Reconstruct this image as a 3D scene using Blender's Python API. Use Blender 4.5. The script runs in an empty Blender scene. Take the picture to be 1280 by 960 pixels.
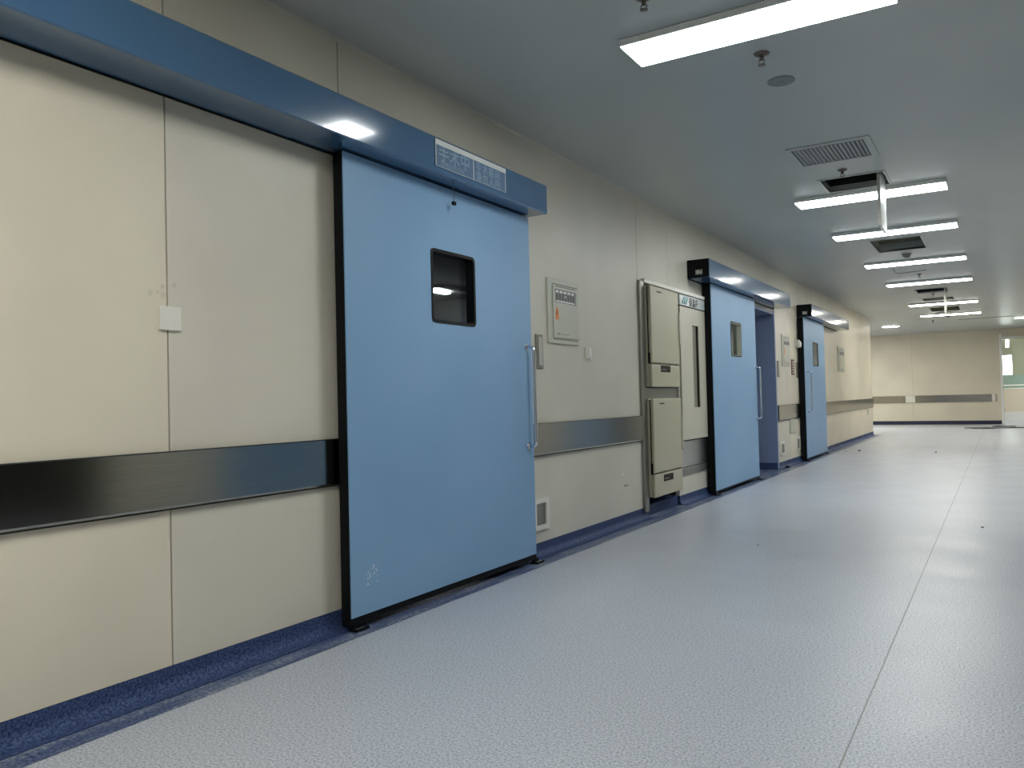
import bpy, bmesh, math, random
from mathutils import Vector, Matrix
random.seed(7)
SC = bpy.context.scene
COL = SC.collection
H = 2.723          # ceiling height
YC = 20.6          # where the left wall turns the corner
YE = 27.0          # end wall
XR = 3.35          # right wall
YB = -6.0          # back of the corridor

# ------------------------------------------------------------------ materials
def mat(name, color, rough=0.5, metal=0.0, spec=0.5, emis=None, estr=0.0, coat=0.0):
    m = bpy.data.materials.new(name); m.use_nodes = True
    b = m.node_tree.nodes['Principled BSDF']
    b.inputs['Base Color'].default_value = (*color, 1)
    b.inputs['Roughness'].default_value = rough
    b.inputs['Metallic'].default_value = metal
    b.inputs['Specular IOR Level'].default_value = spec
    b.inputs['Coat Weight'].default_value = coat
    if emis:
        b.inputs['Emission Color'].default_value = (*emis, 1)
        b.inputs['Emission Strength'].default_value = estr
    return m
def N(m, t, **kw):
    n = m.node_tree.nodes.new(t)
    for k, v in kw.items(): setattr(n, k, v)
    return n
def L(m, a, b): m.node_tree.links.new(a, b)
def pb(m): return m.node_tree.nodes['Principled BSDF']
def world_pos(m):
    g = N(m, 'ShaderNodeNewGeometry'); return g.outputs['Position']
def noise(m, scale, detail=3, rough=0.5, vec=None, stretch=None):
    n = N(m, 'ShaderNodeTexNoise'); n.inputs['Scale'].default_value = scale
    n.inputs['Detail'].default_value = detail; n.inputs['Roughness'].default_value = rough
    v = vec or world_pos(m)
    if stretch:
        mp = N(m, 'ShaderNodeMapping'); mp.inputs['Scale'].default_value = stretch
        L(m, v, mp.inputs['Vector']); v = mp.outputs['Vector']
    L(m, v, n.inputs['Vector']); return n.outputs['Fac']
def ramp(m, fac, stops):
    r = N(m, 'ShaderNodeValToRGB'); e = r.color_ramp.elements
    e[0].position, e[0].color = stops[0][0], (*stops[0][1], 1)
    e[1].position, e[1].color = stops[-1][0], (*stops[-1][1], 1)
    for p, c in stops[1:-1]:
        x = e.new(p); x.color = (*c, 1)
    L(m, fac, r.inputs['Fac']); return r.outputs['Color']
def mixc(m, fac, a, b, mode='MIX'):
    n = N(m, 'ShaderNodeMix', data_type='RGBA', blend_type=mode)
    for s, v in ((0, fac), (6, a), (7, b)):
        if isinstance(v, (int, float)): n.inputs[s].default_value = v
        elif isinstance(v, tuple): n.inputs[s].default_value = (*v, 1)
        else: L(m, v, n.inputs[s])
    return n.outputs[2]
def bump(m, fac, strength, dist=0.002):
    b = N(m, 'ShaderNodeBump'); b.inputs['Strength'].default_value = strength
    b.inputs['Distance'].default_value = dist
    L(m, fac, b.inputs['Height']); L(m, b.outputs['Normal'], pb(m).inputs['Normal'])

def wall_mat(name, c, spots=()):
    m = mat(name, c, 0.42, spec=0.4)
    lo = tuple(v * 0.93 for v in c); hi = tuple(min(1, v * 1.05) for v in c)
    col = ramp(m, noise(m, 1.3, 4), [(0.3, lo), (0.7, hi)])
    for (p, r, k) in spots:              # finger smudges
        d = N(m, 'ShaderNodeVectorMath', operation='DISTANCE'); L(m, world_pos(m), d.inputs[0]); d.inputs[1].default_value = p
        mr = N(m, 'ShaderNodeMapRange'); mr.inputs['From Min'].default_value = 0; mr.inputs['From Max'].default_value = r
        mr.inputs['To Min'].default_value = k; mr.inputs['To Max'].default_value = 0
        L(m, d.outputs['Value'], mr.inputs['Value'])
        col = mixc(m, mr.outputs['Result'], col, (0.30, 0.25, 0.15))
    L(m, col, pb(m).inputs['Base Color'])
    return m
SPOTS = [((0, 1.852, 1.461), .012, .45), ((0, 1.832, 1.439), .010, .3), ((0, 1.902, 1.47), .014, .35),
         ((0, 1.803, 1.433), .014, .3), ((0, 1.856, 1.43), .02, .3)]
M = {}
M['wall_warm'] = wall_mat('cream_panel_warm', (0.655, 0.605, 0.495), SPOTS)
M['wall_grey'] = wall_mat('cream_panel_grey', (0.60, 0.57, 0.485), SPOTS)
M['wall_end'] = wall_mat('cream_panel_end', (0.66, 0.615, 0.50))
M['dark_gap'] = mat('dark_gap', (0.03, 0.028, 0.022), 0.9)
M['room'] = mat('dim_room', (0.42, 0.43, 0.48), 0.8)
M['ceiling'] = mat('painted_metal_ceiling', (0.33, 0.355, 0.35), 0.36, spec=0.5)
L(M['ceiling'], ramp(M['ceiling'], noise(M['ceiling'], 0.7, 2), [(0.3, (0.43, 0.46, 0.455)), (0.7, (0.49, 0.51, 0.495))]), pb(M['ceiling']).inputs['Base Color'])

def floor_mat(name, dark, mid, light, rough, scuff=False, scale=170, edge=None):
    m = mat(name, mid, rough, spec=0.45)
    n1 = noise(m, scale, 2, 0.7)
    col = ramp(m, n1, [(0.34, dark), (0.47, mid), (0.62, light)])
    big = noise(m, 1.1, 3)
    col = mixc(m, 0.22, col, ramp(m, big, [(0.3, tuple(v * .85 for v in mid)), (0.7, tuple(min(1, v * 1.12) for v in mid))]), 'MIX')
    if scuff:
        s = noise(m, 2.6, 5, 0.7, stretch=(7, 0.9, 1))
        msk = ramp(m, s, [(0.46, (0, 0, 0)), (0.56, (1, 1, 1))])
        s2 = noise(m, 60, 3, 0.8)
        msk2 = ramp(m, s2, [(0.45, (0, 0, 0)), (0.6, (1, 1, 1))])
        mm = mixc(m, 1.0, msk, msk2, 'MULTIPLY')
        sc = N(m, 'ShaderNodeMath', operation='MULTIPLY'); L(m, mm, sc.inputs[0]); sc.inputs[1].default_value = 0.75
        col = mixc(m, sc.outputs[0], col, (0.42, 0.45, 0.47))
    L(m, col, pb(m).inputs['Base Color'])
    L(m, ramp(m, noise(m, 2.2, 4), [(0.3, (rough * .85,) * 3), (0.7, (rough * 1.15,) * 3)]), pb(m).inputs['Roughness'])
    bump(m, noise(m, 35, 3), 0.05, 0.001)
    return m
M['floor'] = floor_mat('speckled_grey_vinyl', (0.17, 0.19, 0.25), (0.385, 0.41, 0.46), (0.58, 0.61, 0.67), 0.38, scale=125)
M['band'] = floor_mat('speckled_blue_vinyl', (0.008, 0.018, 0.06), (0.035, 0.060, 0.15), (0.15, 0.20, 0.32), 0.36, scuff=True, scale=80)
M['cove'] = floor_mat('speckled_blue_cove', (0.008, 0.018, 0.06), (0.03, 0.052, 0.14), (0.08, 0.115, 0.22), 0.6, scale=110)
pb(M['cove']).inputs['Specular IOR Level'].default_value = .2

def steel(name, c, rough, aniso=0.7):
    m = mat(name, c, rough, 1.0)
    n = noise(m, 60, 3, 0.6, stretch=(1, 0.05, 12))
    L(m, ramp(m, n, [(0.3, tuple(v * .86 for v in c)), (0.7, tuple(min(1, v * 1.08) for v in c))]), pb(m).inputs['Base Color'])
    return m
M['rail'] = steel('brushed_steel_rail', (0.40, 0.39, 0.36), 0.15)
M['rail'].node_tree.nodes['Principled BSDF'].inputs['Anisotropic'].default_value = 0.0
M['steel'] = steel('brushed_steel', (0.52, 0.52, 0.49), 0.32)
M['steel_dark'] = steel('dull_steel', (0.30, 0.30, 0.27), 0.4)
M['chrome'] = mat('chrome', (0.72, 0.74, 0.78), 0.14, 1.0)
M['header'] = mat('gloss_dark_blue_cover', (0.052, 0.125, 0.235), 0.13, spec=0.6, coat=0.5)
pb(M['header']).inputs['Coat Roughness'].default_value = 0.05
bump(M['header'], noise(M['header'], 2.2, 2, 0.4, stretch=(1, 1, 1)), 0.2, 0.004)
M['door'] = mat('light_blue_door_skin', (0.19, 0.33, 0.50), 0.45, spec=0.35)
L(M['door'], ramp(M['door'], noise(M['door'], 0.9, 3), [(0.3, (0.185, 0.335, 0.525)), (0.7, (0.225, 0.38, 0.57))]), pb(M['door']).inputs['Base Color'])
M['jamb'] = mat('blue_jamb', (0.19, 0.25, 0.40), 0.4)
M['black'] = mat('black_rubber', (0.003, 0.004, 0.0045), 0.6, spec=.15)
M['black_gloss'] = mat('black_gloss', (0.005, 0.006, 0.008), 0.4, spec=.2)
M['white'] = mat('white_plastic', (0.72, 0.70, 0.64), 0.35)
M['white_paint'] = mat('white_painted_metal', (0.78, 0.79, 0.77), 0.35)
M['box'] = mat('beige_grey_metal', (0.50, 0.50, 0.42), 0.4)
M['cab'] = mat('beige_cabinet', (0.43, 0.40, 0.29), 0.38)
M['cab_light'] = mat('light_beige_cabinet', (0.50, 0.48, 0.39), 0.38)
M['label_dark'] = mat('dark_label', (0.022, 0.015, 0.010), 0.6, spec=.15)
M['olive'] = mat('olive_duct', (0.20, 0.19, 0.13), 0.6)
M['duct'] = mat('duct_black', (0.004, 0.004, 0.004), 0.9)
M['collar'] = mat('grey_collar', (0.30, 0.32, 0.31), 0.5)
M['vent'] = mat('vent_blade', (0.30, 0.32, 0.34), 0.45)
M['vent_back'] = mat('vent_back', (0.07, 0.08, 0.085), 0.8)
M['fitting'] = mat('dark_brass', (0.16, 0.13, 0.12), 0.35, 0.6)
M['speaker'] = mat('speaker_mesh', (0.26, 0.27, 0.27), 0.6)
M['smoke'] = mat('grey_plastic', (0.22, 0.22, 0.21), 0.5)
M['green'] = mat('yellow_green_plastic', (0.30, 0.42, 0.06), 0.5)
M['orange'] = mat('orange_sticker', (0.75, 0.25, 0.05), 0.5)
M['orange_dark'] = mat('brown_ink', (0.25, 0.09, 0.02), 0.5)
M['letter'] = mat('pale_lettering', (0.24, 0.34, 0.44), 0.5)
M['plate'] = mat('nameplate_blue', (0.10, 0.17, 0.27), 0.3)
M['lightbar'] = mat('pale_grey_bar', (0.62, 0.64, 0.62), 0.3)
M['teal'] = mat('teal_logo', (0.10, 0.38, 0.42), 0.4)
M['header_white'] = mat('cabinet_header', (0.50, 0.55, 0.54), 0.35)
M['ink'] = mat('dark_ink', (0.03, 0.035, 0.04), 0.5)
M['red_brown'] = mat('red_brown_sign', (0.10, 0.035, 0.025), 0.4)
M['navy'] = mat('navy_skirting', (0.012, 0.017, 0.05), 0.6)
M['slot'] = mat('grey_slot_glass', (0.20, 0.19, 0.15), 0.35)
M['cable'] = mat('black_cable', (0.02, 0.02, 0.02), 0.5)
M['scuff'] = mat('pale_scuff', (0.55, 0.62, 0.66), 0.6)
M['panel_lower'] = mat('beige_partition', (0.62, 0.56, 0.46), 0.4)
M['kick'] = mat('pale_kick_plate', (0.72, 0.74, 0.74), 0.25)
M['cove_trim'] = mat('cove_trim', (0.50, 0.49, 0.43), 0.4)
M['teal_panel'] = mat('pale_teal_panel', (0.55, 0.66, 0.64), 0.3)
def emis(name, c, s):
    m = mat(name, (0.8, 0.8, 0.8), 0.5, emis=c, estr=s); return m
LS = 24.0
M['led_cool'] = emis('led_diffuser_cool', (0.96, 1.0, 0.985), LS)
M['led_mid'] = emis('led_diffuser_neutral', (1.0, 0.99, 0.92), LS)
M['led_warm'] = emis('led_diffuser_warm', (1.0, 0.965, 0.87), LS * 1.5)
M['led_added'] = emis('led_diffuser_added', (1.0, 0.965, 0.87), LS * 3)  # emission of the added, unseen lamps that brighten the end wall
M['led_room'] = emis('led_diffuser_room', (0.97, 1.0, 0.98), 42)
M['led_dim'] = emis('led_dim', (1.0, 1.0, 1.0), 16)
M['daylight'] = emis('daylight', (0.95, 1.0, 1.0), 8)
M['downlight'] = emis('downlight_diffuser', (1.0, 0.965, 0.88), 70)
def glass(name, tint=(1, 1, 1), ior=1.45):
    m = bpy.data.materials.new(name); m.use_nodes = True
    nt = m.node_tree; nt.nodes.clear()
    o = N(m, 'ShaderNodeOutputMaterial'); t = N(m, 'ShaderNodeBsdfTransparent'); g = N(m, 'ShaderNodeBsdfGlossy')
    t.inputs['Color'].default_value = (*tint, 1); g.inputs['Roughness'].default_value = 0.02
    lw = N(m, 'ShaderNodeLayerWeight'); lw.inputs['Blend'].default_value = .5
    pw = N(m, 'ShaderNodeMath', operation='POWER'); L(m, lw.outputs['Facing'], pw.inputs[0]); pw.inputs[1].default_value = 4.5
    f = N(m, 'ShaderNodeMath', operation='MULTIPLY_ADD'); L(m, pw.outputs[0], f.inputs[0]); f.inputs[1].default_value = .8; f.inputs[2].default_value = .035
    x = N(m, 'ShaderNodeMixShader'); L(m, f.outputs[0], x.inputs[0]); L(m, t.outputs[0], x.inputs[1]); L(m, g.outputs[0], x.inputs[2])
    L(m, x.outputs[0], o.inputs[0]); return m
M['reflection_grey'] = mat('grey_reflection_pane', (0.10, 0.115, 0.115), 0.12)  # opaque grey puts the far door window's reflections into the colour
M['glass'] = glass('window_glass', (0.85, 0.9, 0.9))
M['glass_dark'] = glass('tinted_glass', (0.35, 0.4, 0.42))
M['glass_teal'] = glass('door_glass', (0.93, 0.97, 0.96))

# ------------------------------------------------------------------ mesh helpers
def box(bm, x0, x1, y0, y1, z0, z1, bev=0.0, seg=2, mi=0):
    r = bmesh.ops.create_cube(bm, size=1.0)
    vs = r['verts']
    bmesh.ops.scale(bm, vec=(x1 - x0, y1 - y0, z1 - z0), verts=vs)
    bmesh.ops.translate(bm, vec=((x0 + x1) / 2, (y0 + y1) / 2, (z0 + z1) / 2), verts=vs)
    fs = list({f for v in vs for f in v.link_faces})
    for f in fs: f.material_index = mi
    if bev > 0:
        es = list({e for v in vs for e in v.link_edges})
        r = bmesh.ops.bevel(bm, geom=es, offset=bev, segments=seg, profile=0.5, affect='EDGES')
        for f in r['faces']: f.material_index = mi
def slab(bm, axis, a0, a1, u0, u1, v0, v1, holes=(), mi=0):
    """box with rectangular through-holes; axis = thin axis (0: u=y v=z, 1: u=x v=z, 2: u=x v=y)"""
    us = sorted({u0, u1, *[min(max(h[0], u0), u1) for h in holes], *[min(max(h[1], u0), u1) for h in holes]})
    vs = sorted({v0, v1, *[min(max(h[2], v0), v1) for h in holes], *[min(max(h[3], v0), v1) for h in holes]})
    for i in range(len(us) - 1):
        for j in range(len(vs) - 1):
            cu, cv = (us[i] + us[i + 1]) / 2, (vs[j] + vs[j + 1]) / 2
            if any(h[0] < cu < h[1] and h[2] < cv < h[3] for h in holes): continue
            if axis == 0: box(bm, a0, a1, us[i], us[i + 1], vs[j], vs[j + 1], mi=mi)
            elif axis == 1: box(bm, us[i], us[i + 1], a0, a1, vs[j], vs[j + 1], mi=mi)
            else: box(bm, us[i], us[i + 1], vs[j], vs[j + 1], a0, a1, mi=mi)
    bmesh.ops.remove_doubles(bm, verts=bm.verts, dist=1e-5)
    # drop the internal faces two neighbouring cells share
    seen = {}
    for f in list(bm.faces):
        k = frozenset(v.index for v in f.verts)
        seen.setdefault(k, []).append(f)
    bm.verts.index_update()
    seen = {}
    for f in bm.faces: seen.setdefault(frozenset(v.index for v in f.verts), []).append(f)
    dead = [f for fs in seen.values() if len(fs) > 1 for f in fs]
    if dead: bmesh.ops.delete(bm, geom=dead, context='FACES_ONLY')
def cyl(bm, p0, p1, r, seg=20, r2=None):
    p0, p1 = Vector(p0), Vector(p1); d = p1 - p0
    q = Vector((0, 0, 1)).rotation_difference(d.normalized())
    m = Matrix.Translation((p0 + p1) / 2) @ q.to_matrix().to_4x4()
    r_ = bmesh.ops.create_cone(bm, cap_ends=True, segments=seg, radius1=r, radius2=r if r2 is None else r2, depth=d.length, matrix=m)
    for v in r_['verts']:
        for f in v.link_faces:
            if len(f.verts) == 4: f.smooth = True
def lathe(bm, c, prof, seg=28):
    """profile [(r, z)] spun around the vertical axis through c"""
    rings = []
    for r, z in prof:
        rings.append([bm.verts.new((c[0] + r * math.cos(2 * math.pi * k / seg), c[1] + r * math.sin(2 * math.pi * k / seg), c[2] + z)) for k in range(seg)])
    for a, b in zip(rings, rings[1:]):
        for k in range(seg):
            f = bm.faces.new((a[k], a[(k + 1) % seg], b[(k + 1) % seg], b[k])); f.smooth = True
    bm.faces.new(rings[0]); bm.faces.new(rings[-1])
    bmesh.ops.recalc_face_normals(bm, faces=bm.faces)
def rounded(pts, rad, n=6):
    out = [Vector(pts[0])]
    for a, b, c in zip(pts, pts[1:], pts[2:]):
        a, b, c = Vector(a), Vector(b), Vector(c)
        d1 = (a - b).normalized(); d2 = (c - b).normalized()
        r = min(rad, (a - b).length * .49, (c - b).length * .49)
        s, e = b + d1 * r, b + d2 * r
        for k in range(n + 1):
            t = k / n; out.append(s * (1 - t) ** 2 + b * 2 * t * (1 - t) + e * t * t)
    out.append(Vector(pts[-1])); return out
def tube(bm, pts, r, seg=12):
    pts = [Vector(p) for p in pts]; rings = []; up = None
    for i, p in enumerate(pts):
        t = (pts[min(i + 1, len(pts) - 1)] - pts[max(i - 1, 0)]).normalized()
        if up is None:
            up = Vector((0, 1, 0)) if abs(t.y) < .9 else Vector((0, 0, 1))
        n = (up - t * up.dot(t)).normalized(); b = t.cross(n); up = n
        rings.append([bm.verts.new(p + (n * math.cos(2 * math.pi * k / seg) + b * math.sin(2 * math.pi * k / seg)) * r) for k in range(seg)])
    for a, b in zip(rings, rings[1:]):
        for k in range(seg):
            f = bm.faces.new((a[k], a[(k + 1) % seg], b[(k + 1) % seg], b[k])); f.smooth = True
    bm.faces.new(rings[0]); bm.faces.new(rings[-1])
    bmesh.ops.recalc_face_normals(bm, faces=bm.faces)
def prism(bm, prof, y0, y1, smooth=False):
    """closed (x, z) profile extruded along y"""
    a = [bm.verts.new((x, y0, z)) for x, z in prof]; b = [bm.verts.new((x, y1, z)) for x, z in prof]
    n = len(prof)
    for k in range(n):
        f = bm.faces.new((a[k], a[(k + 1) % n], b[(k + 1) % n], b[k])); f.smooth = smooth
    bm.faces.new(a); bm.faces.new(b)
    bmesh.ops.recalc_face_normals(bm, faces=bm.faces)
def rrect(y0, y1, z0, z1, r, n=6):
    pts = []
    for cy, cz, a0 in ((y1 - r, z1 - r, 0), (y0 + r, z1 - r, 90), (y0 + r, z0 + r, 180), (y1 - r, z0 + r, 270)):
        for k in range(n + 1):
            a = math.radians(a0 + 90 * k / n); pts.append((cy + r * math.cos(a), cz + r * math.sin(a)))
    return pts
def ring_frame(bm, x0, x1, outer, inner):
    """frame between two matching loops in the y-z plane, from x0 to x1"""
    V = lambda loop, x: [bm.verts.new((x, y, z)) for y, z in loop]
    of, inf, ob, ib = V(outer, x1), V(inner, x1), V(outer, x0), V(inner, x0); n = len(outer)
    for k in range(n):
        j = (k + 1) % n
        bm.faces.new((of[k], of[j], inf[j], inf[k])); bm.faces.new((ob[k], ob[j], ib[j], ib[k]))
        bm.faces.new((of[k], of[j], ob[j], ob[k])); bm.faces.new((inf[k], inf[j], ib[j], ib[k]))
    bmesh.ops.recalc_face_normals(bm, faces=bm.faces)
def plate_loop(bm, x0, x1, loop):
    f = [bm.verts.new((x1, y, z)) for y, z in loop]; b = [bm.verts.new((x0, y, z)) for y, z in loop]; n = len(loop)
    bm.faces.new(f); bm.faces.new(b)
    for k in range(n): bm.faces.new((f[k], f[(k + 1) % n], b[(k + 1) % n], b[k]))
    bmesh.ops.recalc_face_normals(bm, faces=bm.faces)

ORG = {}
def obj(name, bm, m, parent=None, label=None, origin=None):
    me = bpy.data.meshes.new(name)
    o0 = Vector(ORG.get(parent.name, (0, 0, 0))) if parent else Vector(origin or (0, 0, 0))
    bmesh.ops.translate(bm, vec=-o0, verts=bm.verts)
    bm.to_mesh(me); bm.free()
    for x in (m if isinstance(m, (list, tuple)) else [m]): me.materials.append(M[x])
    o = bpy.data.objects.new(name, me); COL.objects.link(o)
    if parent: o.parent = parent
    else: o.location = o0
    ORG[o.name] = tuple(o0)
    if label: o['label'] = label
    return o
def tag(o, label=None, cat=None, group=None, kind=None):
    if label: o['label'] = label
    if cat: o['category'] = cat
    if group: o['group'] = group
    if kind: o['kind'] = kind
    return o
def root(name, loc, label, cat, group=None, kind=None):
    e = bpy.data.objects.new(name, None); e.empty_display_size = 0.1; e.location = loc; COL.objects.link(e)
    ORG[e.name] = tuple(loc); return tag(e, label, cat, group, kind)
def struct(name, bm, m, parent=None):
    o = obj(name, bm, m, parent)
    if not parent: o['kind'] = 'structure'
    return o
def copy_tree(o, parent=None):
    c = o.copy(); COL.objects.link(c)
    if parent: c.parent = parent
    for ch in list(o.children): copy_tree(ch, c)
    return c
B = bmesh.new
def text_mesh(name, s, size, x, y, z, m, parent, bold=0.0, xs=1.0, space=1.0, depth=0.0006):
    """lettering lying on a wall facing +x, baseline start at (y, z)"""
    cu = bpy.data.curves.new('lettering', 'FONT'); cu.body = s; cu.size = size; cu.extrude = depth; cu.offset = bold; cu.space_character = space
    to = bpy.data.objects.new('lettering', cu); COL.objects.link(to)
    bpy.context.view_layer.update()
    me = bpy.data.meshes.new_from_object(to.evaluated_get(bpy.context.evaluated_depsgraph_get()))
    bpy.data.objects.remove(to)
    bm = B(); bm.from_mesh(me); bpy.data.meshes.remove(me)
    for v in bm.verts:
        a, b, c = v.co; v.co = (x + c, y + a * xs, z + b)
    return obj(name, bm, m, parent)

# ------------------------------------------------------------------ shell
D1 = (2.84, 4.36); D2 = (9.62, 11.17); D3 = (12.84, 14.36)      # openings in the left wall
ALC = [(6.44, 7.27, 0.0, 2.0), (7.27, 8.20, 0.262, 2.0)]         # alcove holes
holes = [(D1[0], D1[1], -1, 2.12), (D2[0], D2[1], -1, 2.12), (D3[0], D3[1], -1, 2.12)] + ALC
bm = B()
seams = [YB, -3.6, -1.78, 0.04, 1.871, 2.79, 6.372, 7.112, 9.0, 11.9, 14.6, 16.4, 18.2, YC]
ZB = 0.086
for i in range(len(seams) - 1):
    g = 0.0035 if seams[i + 1] < 6.5 else 0.0012
    g0 = 0.0035 if seams[i] < 6.5 else 0.0012
    tmp = B()
    slab(tmp, 0, -0.04, 0.0, seams[i] + g0 * (i > 0), seams[i + 1] - g * (i < len(seams) - 2), ZB, H, holes, mi=0 if i in (0, 2, 3) or i > 8 else 1)
    me = bpy.data.meshes.new('t'); tmp.to_mesh(me); tmp.free(); bm.from_mesh(me); bpy.data.meshes.remove(me)
wl = struct('wall_left', bm, ['wall_warm', 'wall_grey'])
bm = B(); slab(bm, 0, -0.30, -0.042, YB, YC, 0, H + .1, holes[:3] + [(6.44, 8.20, 0.0, 2.0)]); struct('wall_left_core', bm, 'dark_gap', wl)
bm = B(); box(bm, -0.30, 0.0, YC - .04, YC, ZB, H, .012); struct('wall_left_corner', bm, 'wall_end', wl)
# crossing corridor, back face of the left block
bm = B(); box(bm, -7, -0.30, YC - .1, YC, 0, H); struct('wall_crossing', bm, 'wall_end')
bm = B()
for a, b in ((-7, -3.0), (-2.995, .318), (.322, 2.6)): box(bm, a, b, YE, YE + .12, 0.07, 3.0)
we = struct('wall_end', bm, 'wall_end')
bm = B(); box(bm, -7, 2.6, YE + .02, YE + .14, 0, 3.0); struct('wall_end_core', bm, 'dark_gap', we)
bm = B(); box(bm, 2.6, XR + .3, YE, YE + .14, 2.42, 3.0); struct('wall_end_lintel', bm, 'wall_end', we)
bm = B(); box(bm, -7.1, -7, YC - .1, YE + .1, 0, H); struct('wall_far_left', bm, 'wall_end')
# right wall (out of frame, seen in the reflections of the rails and covers)
RH = [(1.0, 3.75, -1, 2.15), (4.75, 6.3, -1, 2.15), (11.3, 13.0, -1, 2.15), (13.1, 14.3, -1, 2.15)]
bm = B(); slab(bm, 0, XR, XR + .15, YB, YE, 0, H, RH); wr = struct('wall_right', bm, 'wall_grey')
bm = B(); box(bm, XR + 1.6, XR + 1.7, 0.5, 15, 0, 2.6); box(bm, XR + .15, XR + 1.7, .4, .5, 0, 2.6); box(bm, XR + .15, XR + 1.7, 15, 15.1, 0, 2.6); box(bm, XR + .15, XR + 1.7, .4, 15.1, 2.5, 2.6)
struct('wall_right_room', bm, 'dark_gap', wr)
for i, (a, b) in enumerate(((4.75, 6.3), (11.3, 13.0))):
    bm = B(); box(bm, XR + .03, XR + .08, a, b, 0.02, 2.15); o = struct('door_%d' % (5 + i), bm, 'door')
bm = B(); box(bm, -.3, XR + .15, YB - .1, YB, 0, H); struct('wall_back', bm, 'wall_warm')
# floor
bm = B(); box(bm, 0.176, XR + 1.8, YB, YE + 6, -.05, 0); box(bm, -7, 0.176, YC + .13, YE + 6, -.05, 0)
fl = struct('floor', bm, 'floor')
bm = B(); box(bm, -6.5, 0.176, YB, YC + .13, -.05, 0.0); struct('floor_border', bm, 'band', fl)
bm = B(); box(bm, 2.190, 2.1945, YB, YE, 0, .0006); struct('floor_seam', bm, 'smoke', fl)
# ceiling with openings
VENT = (1.392, 1.852, 5.86, 6.29); H1 = (1.405, 1.868, 6.82, 7.27); R2 = (1.375, 1.885, 9.92, 10.80)
H3 = (1.405, 1.868, 15.2, 15.8); R4 = (1.39, 1.90, 16.80, 17.22); R5 = (1.37, 1.905, 18.78, 19.7)
CH = [VENT, H1, R2, H3, R4, R5]
bm = B(); slab(bm, 2, H, H + .02, -7, XR + .15, YB, YE, CH); struct('ceiling', bm, 'ceiling')
bm = B(); box(bm, -7, XR + 2, YB - .1, YE + 7, H + 1.0, H + 1.1); struct('ceiling_slab', bm, 'dark_gap')
# ceiling cove trim
def cove_prof(r, z):
    pts = [(0, z), (0, z - r)]
    for k in range(1, 7):
        a = math.radians(90 * k / 6); pts.append((r - r * math.cos(a), z - r + r * math.sin(a)))
    return pts
bm = B(); prism(bm, [(x + .0005, z) for x, z in cove_prof(.018, H - .0005)], YB, YC); struct('trim_1', bm, 'cove_trim')
# coved blue skirting
def skirt(bm, y0, y1):
    pr = [(-.012, 0.002), (-.012, ZB - .002), (0.0, ZB - .002)]
    r = .045
    for k in range(0, 9):
        a = math.radians(90 * k / 8); pr.append((.001 + r - r * math.cos(a), .003 + r - r * math.sin(a)))
    pr.append((.07, .003)); pr.append((.07, .001))
    prism(bm, pr, y0, y1)
bm = B()
for a, b in ((YB, D1[0]), (D1[1], 6.44), (7.27, D2[0]), (D2[1], D3[0]), (D3[1], YC)): skirt(bm, a, b)
box(bm, -.28, -.02, 6.46, 7.27, 0.002, .09)
struct('baseboard_left', bm, 'cove')
bm = B(); box(bm, -7, 2.6, YE - .012, YE + .02, 0, .108); struct('baseboard_end', bm, 'navy')
bm = B(); box(bm, XR - .012, XR, 3.75, 4.75, 0, .1); box(bm, XR - .012, XR, 6.3, 11.3, 0, .1); box(bm, XR - .012, XR, 14.3, YE, 0, .1); struct('baseboard_right', bm, 'cove')

# rooms behind the doors
bm = B()
box(bm, -6.6, -6.5, 2.0, 9.3, 0, 2.6); box(bm, -6.6, -.3, 1.9, 2.0, 0, 2.6); box(bm, -6.6, -.3, 9.2, 9.3, 0, 2.6); box(bm, -6.6, -.3, 1.9, 9.3, 2.45, 2.55)
struct('wall_room_1', bm, 'room')
bm = B()
box(bm, -4.6, -4.5, 9.3, 20.4, 0, 2.6); box(bm, -4.6, -.3, 20.3, 20.4, 0, 2.6); box(bm, -4.6, -.3, 9.3, 20.4, 2.45, 2.55)
struct('wall_room_2', bm, 'room')
e = root('room_lamp', (-3.3, 8.45, 2.40), 'lit ceiling lamp inside the dim room, seen through window of nearest blue door', 'lamp')
for dx in (-.17, .06):
    bm = B(); box(bm, -3.42 + dx - .05, -3.42 + dx + .05, 7.95, 8.26 + dx, 2.38, 2.41, .01); obj('diffuser', bm, 'led_dim', e)
bm = B(); box(bm, -3.7, -3.2, 7.9, 8.6, 2.41, 2.449, .01); obj('housing', bm, 'white_paint', e)

# door 2 frame lining (structure)
for n, (a, b) in enumerate((D1, D2, D3)):
    bm = B()
    box(bm, -.32, .004, b - .035, b + .004, 0.09 if n == 1 else 0, 2.12)
    box(bm, -.32, .004, a - .004, a + .035, 0.09 if n == 1 else 0, 2.12)
    box(bm, -.32, .004, a - .004, b + .004, 2.09, 2.125)
    if n == 1:
        box(bm, -.005, .008, b - .0355, b + .02, 0.0, 2.15)
    o = struct('trim_%d' % (n + 2), bm, 'jamb')
    if n == 1:
        bm = B(); box(bm, -.32, .0, b - .042, b + .002, 0, .09); struct('jamb_base', bm, 'cove', o)

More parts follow.
